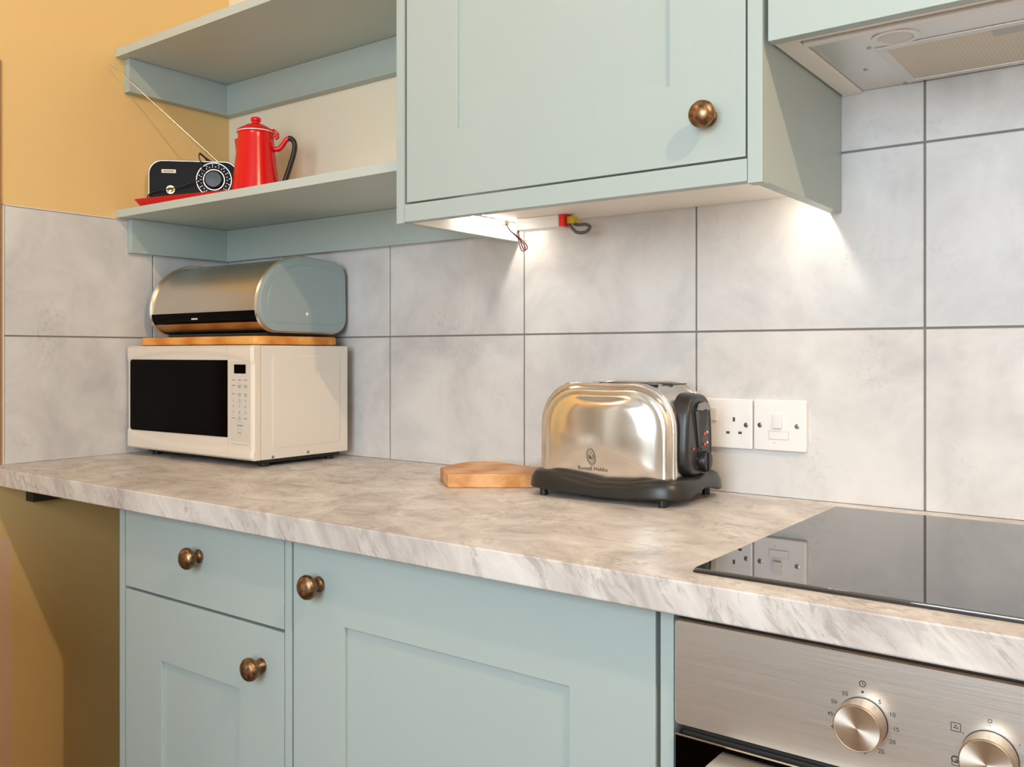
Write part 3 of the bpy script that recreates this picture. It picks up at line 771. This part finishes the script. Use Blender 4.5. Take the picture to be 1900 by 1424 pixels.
def shell(sg):
    m = MB(); seq = [(0.007, -0.060), (0.0015, -0.062), (0.0, -0.065), (0.0, -0.0715), (0.0012, -0.0742), (0.0040, -0.0755), (0.0058, -0.0752), (0.0070, -0.0765), (0.0085, -0.0800), (0.0115, -0.0835), (0.0160, -0.0858), (0.0200, -0.0862), (0.0225, -0.0862)]
    k = 18
    last = seq[-1][1]
    loops = [tl(i, y * sg) for i, y in seq]
    # pillowed centre: shrink towards the middle and bulge
    base = tout(seq[-1][0]); cx, cz = 0.0, 0.105
    for j in range(1, k):
        f = 1 - j / k
        lp = []
        for (x, z) in base:
            xx = cx + (x - cx) * f; zz = (0.030 if z < 0.031 else cz + (z - cz) * f)
            if z < 0.0301: zz = 0.030 + (cz - 0.03) * (1 - f)
            bul = 0.0165 * (1 - (abs(xx) / 0.112) ** 2) * (1 - 0.25 * max(0, (zz - cz) / 0.08) ** 2) * min(1.0, 0.45 + 0.55 * math.sin(min(1, max(0, (zz - 0.03) / 0.09)) * PI / 2))
            e = min(1.0, (1 - f) / 0.30); e = e * (2 - e)
            lp.append((xx, sg * (last - bul * e), zz))
        loops.append(lp)
    m.loft(loops, cap0=True, cap1=True); return m
fs = shell(1); front_v = [v.copy() for v in fs.v]; front_f = [list(f) for f in fs.f]
so = fs.build('front_shell', CHROME, t, angle=50)
shell(-1).build('rear_shell', CHROME, t, angle=50)
m = MB(); m.loft([tl(0.0055, -0.0605), tl(0.0040, -0.050), tl(0.0035, 0.0), tl(0.0040, 0.050), tl(0.0055, 0.0605)])
core = m.build('centre_body', brushed('satin_toaster_steel', lin(214, 208, 200), 0.28, (200, 8, 200), 0.05), t, angle=50)
b = MB()
b.box(-0.098, 0.098, -0.050, -0.0494, 0.2020, 0.2027); b.box(-0.098, 0.098, 0.0494, 0.050, 0.2020, 0.2027); b.box(0.0974, 0.098, -0.050, 0.050, 0.2010, 0.2030)
b.build('top_seam', INK, core)
for yy in (-0.030, 0.030):
    for (xa, xb) in ((-0.070, -0.004), (0.014, 0.080)):
        b = MB(); b.prism(rrect(xa, xb, yy - 0.0095, yy + 0.0095, 0.009, 5), 'z', 0.1985, 0.2027)
        b.build('bread_slot', BLACK, core)
# engraved lettering and crest on the bulged front
bv = BVHTree.FromPolygons([v[:] for v in front_v], front_f)
b = MB()
b.text('Russell Hobbs', T(-0.0145, 0, 0.0550) @ FRONT, 0.0104, ext=0.00005)
def eo(cx, cz, rx, rz, w, n=40):
    b.loft([[(cx + (rx + k * w) * math.cos(2 * PI * i / n), 0, cz + (rz + k * w) * math.sin(2 * PI * i / n)) for i in range(n)] for k in (-1, 1)], cap0=False, cap1=False)
cx, cz = -0.0145, 0.0765
eo(cx, cz, 0.0086, 0.0148, 0.00045); eo(cx, cz, 0.0069, 0.0125, 0.00025); eo(cx, cz + .001, 0.0035, 0.0050, 0.0003); eo(cx - .001, cz, 0.0014, 0.0024, 0.0003)
def ln(pts, w=0.00035):
    for i in range(len(pts) - 1):
        p, q = Vector((pts[i][0] + cx, 0, pts[i][1] + cz)), Vector((pts[i + 1][0] + cx, 0, pts[i + 1][1] + cz)); d = q - p; n = Vector((-d.z, 0, d.x)).normalized() * w
        b.add([p + n, q + n, q - n, p - n], [[0, 1, 2, 3]])
ln([(-.0060, .0040), (-.0035, .0025), (-.0055, 0), (-.003, -.003), (-.0055, -.0055)]); ln([(.0058, .0045), (.0035, .002), (.0058, -.001), (.003, -.004), (.005, -.006)])
ln([(-.0035, .0095), (0, .0072), (.0035, .0095)]); ln([(-.004, -.0085), (0, -.0065), (.004, -.0085)]); ln([(-.0018, -.0045), (0, .001), (.0018, -.0045)]); ln([(-.003, -.0105), (.003, -.0105)])
for i, v in enumerate(b.v):
    h = bv.ray_cast(Vector((v.x, -0.3, v.z)), Vector((0, 1, 0)))
    if h[0] is not None: b.v[i] = Vector((v.x, h[0].y - 0.00025, v.z))
b.build('engraved_name', INK, so)
# wavy base
m = MB(); NB = 96
def bo(ins, zf):
    lp = []
    for i in range(NB):
        a = 2 * PI * i / NB; c, s_ = math.cos(a), math.sin(a)
        x = (0.1590 - ins) * math.copysign(abs(c) ** 0.36, c); y = (0.1120 - ins) * math.copysign(abs(s_) ** 0.42, s_)
        lp.append((x, y, zf(x, y)))
    return lp
def wave(x, y):                      # 1 in the corners, 0 mid-side
    return 0.5 - 0.5 * math.cos(PI * min(1, abs(x + (-0.015)) / 0.115))
def ztop(x, y): return 0.0340 + 0.0130 * wave(x, y)
def zbot(x, y):
    front = 0.0085 + 0.0040 * wave(x, y)
    end = 0.0125 * (0.5 + 0.5 * math.cos(PI * min(1, abs(y) / 0.08))) * (1 if abs(x) > 0.13 else max(0, (abs(x) - 0.10) / 0.03))
    return front + end
loops = [bo(0.030, lambda x, y: zbot(x, y) + 0.004), bo(0.006, zbot), bo(0.0015, lambda x, y: zbot(x, y) + 0.0015), bo(0.0, lambda x, y: zbot(x, y) + 0.005),
         bo(0.002, lambda x, y: zbot(x, y) * 0.4 + ztop(x, y) * 0.6 - 0.001), bo(0.0065, lambda x, y: ztop(x, y) - 0.0045), bo(0.0125, lambda x, y: ztop(x, y) - 0.0010), bo(0.0200, lambda x, y: ztop(x, y)), bo(0.026, lambda x, y: ztop(x, y) - 0.0005), bo(0.040, lambda x, y: ztop(x, y) - 0.003)]
m.loft(loops); m.build('base', BASEPL, t, angle=60)
for (x, y) in ((-0.118, -0.090), (0.118, -0.090), (-0.118, 0.090), (0.118, 0.090)):
    MB().lathe([(0, 0.0003), (0.0072, 0.0003), (0.0072, 0.016), (0, 0.016)], 18, M=T(x, y, 0)).build('foot', BLACKPL, t)
MB().box(-0.045, -0.025, -0.080, -0.066, 0.0035, 0.014, bev=0.002).build('cable_cleat', BLACKPL, t)
# control end
m = MB()
def cpo(ins, x, dy=0):
    P = []
    n = 48
    for i in range(n):
        a = 2 * PI * i / n; c, s_ = math.cos(a), math.sin(a)
        yy = (0.052 - ins) * math.copysign(abs(c) ** 0.62, c); zz = (0.0690 - ins) * math.copysign(abs(s_) ** 0.62, s_)
        P.append((x, -0.002 + yy * (1 - 0.10 * (zz / 0.069)), 0.1160 + zz))
    return P
m.loft([cpo(-0.004, 0.118), cpo(-0.002, 0.138), cpo(0.000, 0.1440), cpo(0.0025, 0.1465), cpo(0.0065, 0.1475), cpo(0.0085, 0.1462)])
cpn = m.build('control_panel', CTRLPL, t, angle=50)
m = MB(); m.prism([(-0.036, 0.160), (-0.036, 0.166), (0.028, 0.166), (0.028, 0.150), (0.022, 0.130), (0.006, 0.108), (0.002, 0.094), (-0.004, 0.086), (-0.012, 0.090), (-0.020, 0.110)], 'x', 0.1455, 0.1470); m.build('lever_recess', BLACK, cpn)
m = MB(); m.prism([(-0.026, 0.159), (-0.012, 0.159), (-0.008, 0.100), (-0.0115, 0.094)], 'x', 0.1468, 0.1490, bev=0.0006); m.build('lever_track', CTRLPL, cpn)
m = MB(); m.prism([(-0.020, 0.160), (-0.012, 0.171), (0.004, 0.174), (0.020, 0.168), (0.028, 0.157), (0.018, 0.157), (0.004, 0.160), (-0.010, 0.158)], 'x', 0.147, 0.155, bev=0.002); m.build('lever', mat('grey_lever', lin(128, 122, 116), 0.22), cpn)
m = MB(); m.lathe([(0, 0), (0.0215, 0), (0.0215, 0.0012), (0.0185, 0.0018), (0.0180, 0.010), (0.0165, 0.012), (0, 0.0125)], 36, M=T(0.1465, 0.008, 0.070) @ RY(PI / 2))
m.box(0.158, 0.1615, 0.005, 0.011, 0.054, 0.086, bev=0.001); m.build('browning_dial', BLACKPL, cpn)
m = MB()
for (y, z) in ((0.026, 0.117), (0.026, 0.099)):
    MB().box(0.1470, 0.1476, y - 0.014, y - 0.004, z - 0.0022, z + 0.0022).build('red_legend', REDINK, cpn)
MB().box(0.1470, 0.1476, -0.034, -0.027, 0.0925, 0.096).build('red_legend', REDINK, cpn)
m = MB()
for (y, z) in ((0.028, 0.119), (0.028, 0.101)): MB().lathe([(0, 0), (0.0026, 0), (0.002, 0.0012), (0, 0.0014)], 14, M=T(0.1468, y, z) @ RY(PI / 2)).build('button', CREAMPL, cpn)
for k in range(7):
    a = math.radians(200 - k * 36); m.box(0.1470, 0.1475, 0.008 + 0.0245 * math.cos(a) - .0008, 0.008 + 0.0245 * math.cos(a) + .0008, 0.070 + 0.0245 * math.sin(a) - .0012, 0.070 + 0.0245 * math.sin(a) + .0012)
m.build('dial_scale', GREYINK, cpn)

# ------------------------------------------------------------------ sockets
def plate(t, x0, x1, z0, z1):
    b = MB(); b.loft([[(p[0], y, p[1]) for p in rrect(x0 + i, x1 - i, z0 + i, z1 - i, 0.004, 4)] for (i, y) in ((0, -0.0004), (0, -0.0070), (0.0010, -0.0088), (0.0035, -0.0098))])
    return b.build('face_plate', WHITEPL, t)
def screw(p, x, z):
    b = MB(); b.lathe([(0.0046, 0), (0.0044, 0.0004), (0.0030, 0.0007), (0, 0.0007)], 20, mi=0, M=T(x, -0.0098, z) @ FRONT)
    b.box(x - 0.0026, x + 0.0026, -0.01062, -0.0104, z - 0.0004, z + 0.0004, mi=1, M=T(x, 0, z) @ RY(0.7) @ T(-x, 0, -z)); b.build('screw', [SCREW, INK], p)
t = thing('double_socket', 'white double plug socket on the tiles, partly hidden by the toaster', 'socket', (1.487, 0, 0.0825))
p = plate(t, 1.4145, 1.5590, 0.0825, 0.1740)
for xo in (1.5240, 1.4500):
    b = MB(); b.box(xo - 0.0022, xo + 0.0022, -0.01005, -0.0090, 0.1320, 0.1400); b.box(xo - 0.0150, xo - 0.0082, -0.01005, -0.0090, 0.1093, 0.1138); b.box(xo + 0.0085, xo + 0.0152, -0.01005, -0.0090, 0.1098, 0.1143)
    b.build('pin_holes', mat('socket_hole', lin(86, 70, 55), 0.8), p)
b = MB(); b.box(1.4790, 1.4915, -0.0140, -0.0090, 0.1320, 0.1560, bev=0.0012); b.build('rocker', WHITESH, p)
screw(p, 1.5475, 0.1268)
t = thing('fused_switch', 'white fused spur switch right of the double socket', 'switch', (1.609, 0, 0.083))
p = plate(t, 1.5610, 1.6572, 0.0832, 0.1748)
b = MB(); b.box(1.5985, 1.6145, -0.0150, -0.0090, 0.1230, 0.1480, bev=0.0016, M=T(1.606, -0.010, 0.135) @ RX(-0.12) @ T(-1.606, 0.010, -0.135)); b.build('rocker', WHITESH, p)
b = MB(); b.box(1.5905, 1.6255, -0.0112, -0.0090, 0.1040, 0.1175, bev=0.0008); b.build('fuse_cover', WHITEPL, p)
b = MB(); fr_ = ((1.5897, 1.6263, 0.1175, 0.1181), (1.5897, 1.6263, 0.1034, 0.1040), (1.5897, 1.5903, 0.1034, 0.1181), (1.6257, 1.6263, 0.1034, 0.1181))
for a in fr_: b.box(a[0], a[1], -0.0100, -0.0090, a[2], a[3])
b.lathe([(0.0013, 0), (0.0011, 0.0004), (0, 0.0004)], 12, M=T(1.600, -0.0098, 0.0975) @ FRONT)
b.build('cover_seam', mat('seam_grey', lin(190, 184, 178), 0.6), p)
screw(p, 1.5735, 0.1282); screw(p, 1.6412, 0.1284)

# ------------------------------------------------------------------ tray, radio, coffee pot
ZS = 0.6240
t = thing('tray', 'shallow red tray on the lower shelf under radio and coffee pot', 'tray', (0.052, -0.330, ZS), rot=math.radians(12), local=True)
b = MB()
def tr(ins, z): return [(p[0], p[1], z) for p in rrect(ins, 0.385 - ins, ins, 0.235 - ins, 0.022, 6)]
b.loft([tr(0.0165, 0.0003), tr(0.012, 0.003), tr(0.002, 0.0200), tr(0.000, 0.0215), tr(0.0010, 0.0228), tr(0.0040, 0.0215), tr(0.0150, 0.0045), tr(0.020, 0.0028)])
b.build('dish', TRAYRED, t)

t = thing('radio', 'small black retro radio with chrome dial and raised aerial', 'radio', (0.0352, -0.270, ZS + 0.0034), rot=math.radians(44), local=True)
RW, RH, RD = 0.226, 0.132, 0.045
def ro(ins, y): return [(p[0], y, p[1]) for p in rrect(ins, RW - ins, ins, RH - ins, (0.010, 0.010, 0.034, 0.034), 8)]
b = MB(); b.loft([ro(0.003, RD), ro(0, RD - 0.003), ro(0, 0.004), ro(0.0005, 0.0015)]); b.build('case', mat('cream_radio_case', lin(214, 196, 170), 0.4), t)
b = MB(); b.loft([ro(-0.0002, 0.0035), ro(-0.0002, 0.0), ro(0.0008, -0.0010), ro(0.0018, -0.0006)]); b.build('bezel', mat('pale_chrome_bezel', lin(214, 200, 182), 0.3, 0.8), t)
b = MB(); b.loft([ro(0.0019, 0.0), ro(0.0021, -0.0014)]); fp = b.build('front_panel', RADIOBLK, t)
b = MB(); dx, dz = 0.1650, 0.0830
def rr_(r0, r1, h):
    b.loft([[(r * math.cos(2 * PI * j / 48), r * math.sin(2 * PI * j / 48), z) for j in range(48)] for r, z in ((r0, 0), (r0, h), (r1, h), (r1, 0))], cap0=False, cap1=False, M=T(dx, -0.0014, dz) @ FRONT)
rr_(0.0432, 0.0450, 0.0025); rr_(0.0255, 0.0275, 0.003)
for k in range(26):
    a = 2 * PI * k / 26
    b.box(-0.0018, 0.0018, -0.0006, 0, -0.0005, 0.0005, M=T(dx + 0.0335 * math.cos(a), -0.0014, dz + 0.0345 * math.sin(a)) @ RY(-a))
for k in range(16):
    a = 2 * PI * k / 16 + 0.1; b.box(-0.0011, 0.0011, -0.0006, 0, -0.0010, 0.0010, M=T(dx + 0.0392 * math.cos(a), -0.0014, dz + 0.0395 * math.sin(a)) @ RY(-a))
b.build('tuning_scale', DULLRIM, fp)
MB().lathe([(0.024, 0), (0.0235, 0.010), (0.0200, 0.013), (0, 0.0135)], 40, M=T(dx, -0.0014, dz) @ FRONT).build('tuning_dial', BLACKPL, fp)
b = MB(); b.lathe([(0.0115, 0), (0.0110, 0.003), (0.0090, 0.003), (0.0085, 0.001), (0.0065, 0.001), (0.006, 0.008), (0, 0.009)], 28, M=T(0.0560, -0.0014, 0.0550) @ FRONT); b.build('volume_knob', mat('brass_knob_metal', lin(176, 154, 118), 0.3, 1.0), fp)
MB().box(0.0330, 0.0690, -0.0024, -0.0012, 0.0985, 0.1080, bev=0.0005).build('badge', CREAMPL, fp)
b = MB(); b.box(0.0375, 0.0640, -0.0027, -0.0023, 0.1020, 0.1045); b.build('badge_lettering', GREYINK, fp)
# aerial
ib = Matrix.Rotation(-math.radians(44), 4, 'Z')
def wl(x, y, z): return ib @ (Vector((x, y, z)) - Vector((0.0352, -0.270, ZS + 0.0034)))
tip = wl(0.018, -0.3580, 0.984); base = wl(0.140, -0.128, 0.7590)
b = MB(); b.tube([base, base.lerp(tip, 0.45)], 0.0022, 10); b.tube([base.lerp(tip, 0.45), base.lerp(tip, 0.80)], 0.0017, 10); b.tube([base.lerp(tip, 0.80), tip], 0.0012, 10)
b.tube([tip, tip + (tip - base).normalized() * 0.006], 0.0024, 10); b.tube([base - Vector((0, 0, 0.010)), base + Vector((0, 0, 0.004))], 0.004, 12)
b.build('aerial', DULLRIM, t)
b = MB(); b.tube(smooth_path([(0.146, 0.018, RH - 0.002), (0.140, 0.006, RH + 0.010), (0.130, -0.002, RH + 0.020), (0.128, -0.006, RH + 0.010), (0.134, -0.010, RH - 0.010), (0.142, -0.022, 0.092), (0.136, -0.024, 0.082), (0.112, -0.018, 0.072), (0.080, -0.018, 0.060), (0.045, -0.018, 0.052), (0.015, -0.012, 0.046), (0.002, -0.008, 0.038), (-0.004, -0.004, 0.022)]), 0.0016, 8)
b.tube(smooth_path([(0.130, 0.000, RH + 0.019), (0.146, 0.004, RH + 0.006), (0.158, 0.010, RH - 0.001)]), 0.0028, 8)
b.build('strap', BLACKPL, t)

t = thing('coffee_pot', 'red enamel coffee pot with lid and black handle on the shelf', 'coffee pot', (0.331, -0.1590, ZS + 0.0034), rot=math.radians(37), local=True)
b = MB(); b.lathe([(0, 0), (0.0570, 0), (0.0600, 0.003), (0.0603, 0.010), (0.0570, 0.045), (0.0525, 0.085), (0.0475, 0.130), (0.0445, 0.160), (0.0430, 0.172), (0.0438, 0.176), (0.0452, 0.1785)], 56)
body = b.build('body', RED, t, angle=50)
MB().lathe([(0.0445, 0.1785), (0.0465, 0.1785), (0.0468, 0.1805), (0.0445, 0.182)], 56).build('rim', mat('white_enamel', lin(236, 226, 220), 0.2), body)
b = MB(); b.lathe([(0.0452, 0.1820), (0.0460, 0.1835), (0.0430, 0.1865), (0.0330, 0.1925), (0.0220, 0.1985), (0.0130, 0.2020), (0.0095, 0.2035), (0.0092, 0.2065), (0.0120, 0.2085), (0.0128, 0.2125), (0.0120, 0.2160), (0.0085, 0.2180), (0, 0.2184)], 48)
lid = b.build('lid', RED, t, angle=50)
b = MB(); b.tube([(0.040, -0.010, 0.1830), (0.0475, -0.010, 0.1850), (0.0535, -0.010, 0.1800), (0.0535, -0.010, 0.1700), (0.0460, -0.010, 0.1660)], 0.0028, 8); b.tube([(0.040, 0.010, 0.1830), (0.0475, 0.010, 0.1850), (0.0535, 0.010, 0.1800), (0.0535, 0.010, 0.1700), (0.0460, 0.010, 0.1660)], 0.0028, 8)
b.tube([(0.0520, -0.014, 0.1790), (0.0520, 0.014, 0.1790)], 0.0032, 10); b.build('hinge', RED, lid)
b = MB()      # beak spout
sp = []
for i in range(7):
    f = i / 6; z = 0.118 + 0.044 * f; r = 0.0487 - 0.0048 * f; o_ = 0.001 + 0.0085 * f ** 1.3; wd = 0.006 + 0.014 * f
    sp.append([(-r + 0.006, -wd, z), (-r - o_ * 0.35, -wd * 0.62, z), (-r - o_, 0, z + 0.002 * f), (-r - o_ * 0.35, wd * 0.62, z), (-r + 0.006, wd, z)])
b.loft(sp, closed=True); b.build('spout', RED, body, angle=60)
b = MB(); hp = smooth_path([(0.0420, 0, 0.140), (0.0560, 0, 0.1390), (0.0660, 0, 0.1475), (0.0740, 0, 0.1600), (0.0820, 0, 0.1655)])
b.tube(hp, 0.0062, 12, flat=1.3); b.build('handle_root', RED, body, angle=60)
b = MB(); hp = smooth_path([(0.0810, 0, 0.1655), (0.0880, 0, 0.1650), (0.0945, 0, 0.1580), (0.0970, 0, 0.1460), (0.0945, 0, 0.1290), (0.0875, 0, 0.1040), (0.0790, 0, 0.0780), (0.0705, 0, 0.0540), (0.0640, 0, 0.0340)])
b.tube(hp, 0.0064, 12, flat=1.4); b.build('handle', BLACKPL, t, angle=60)
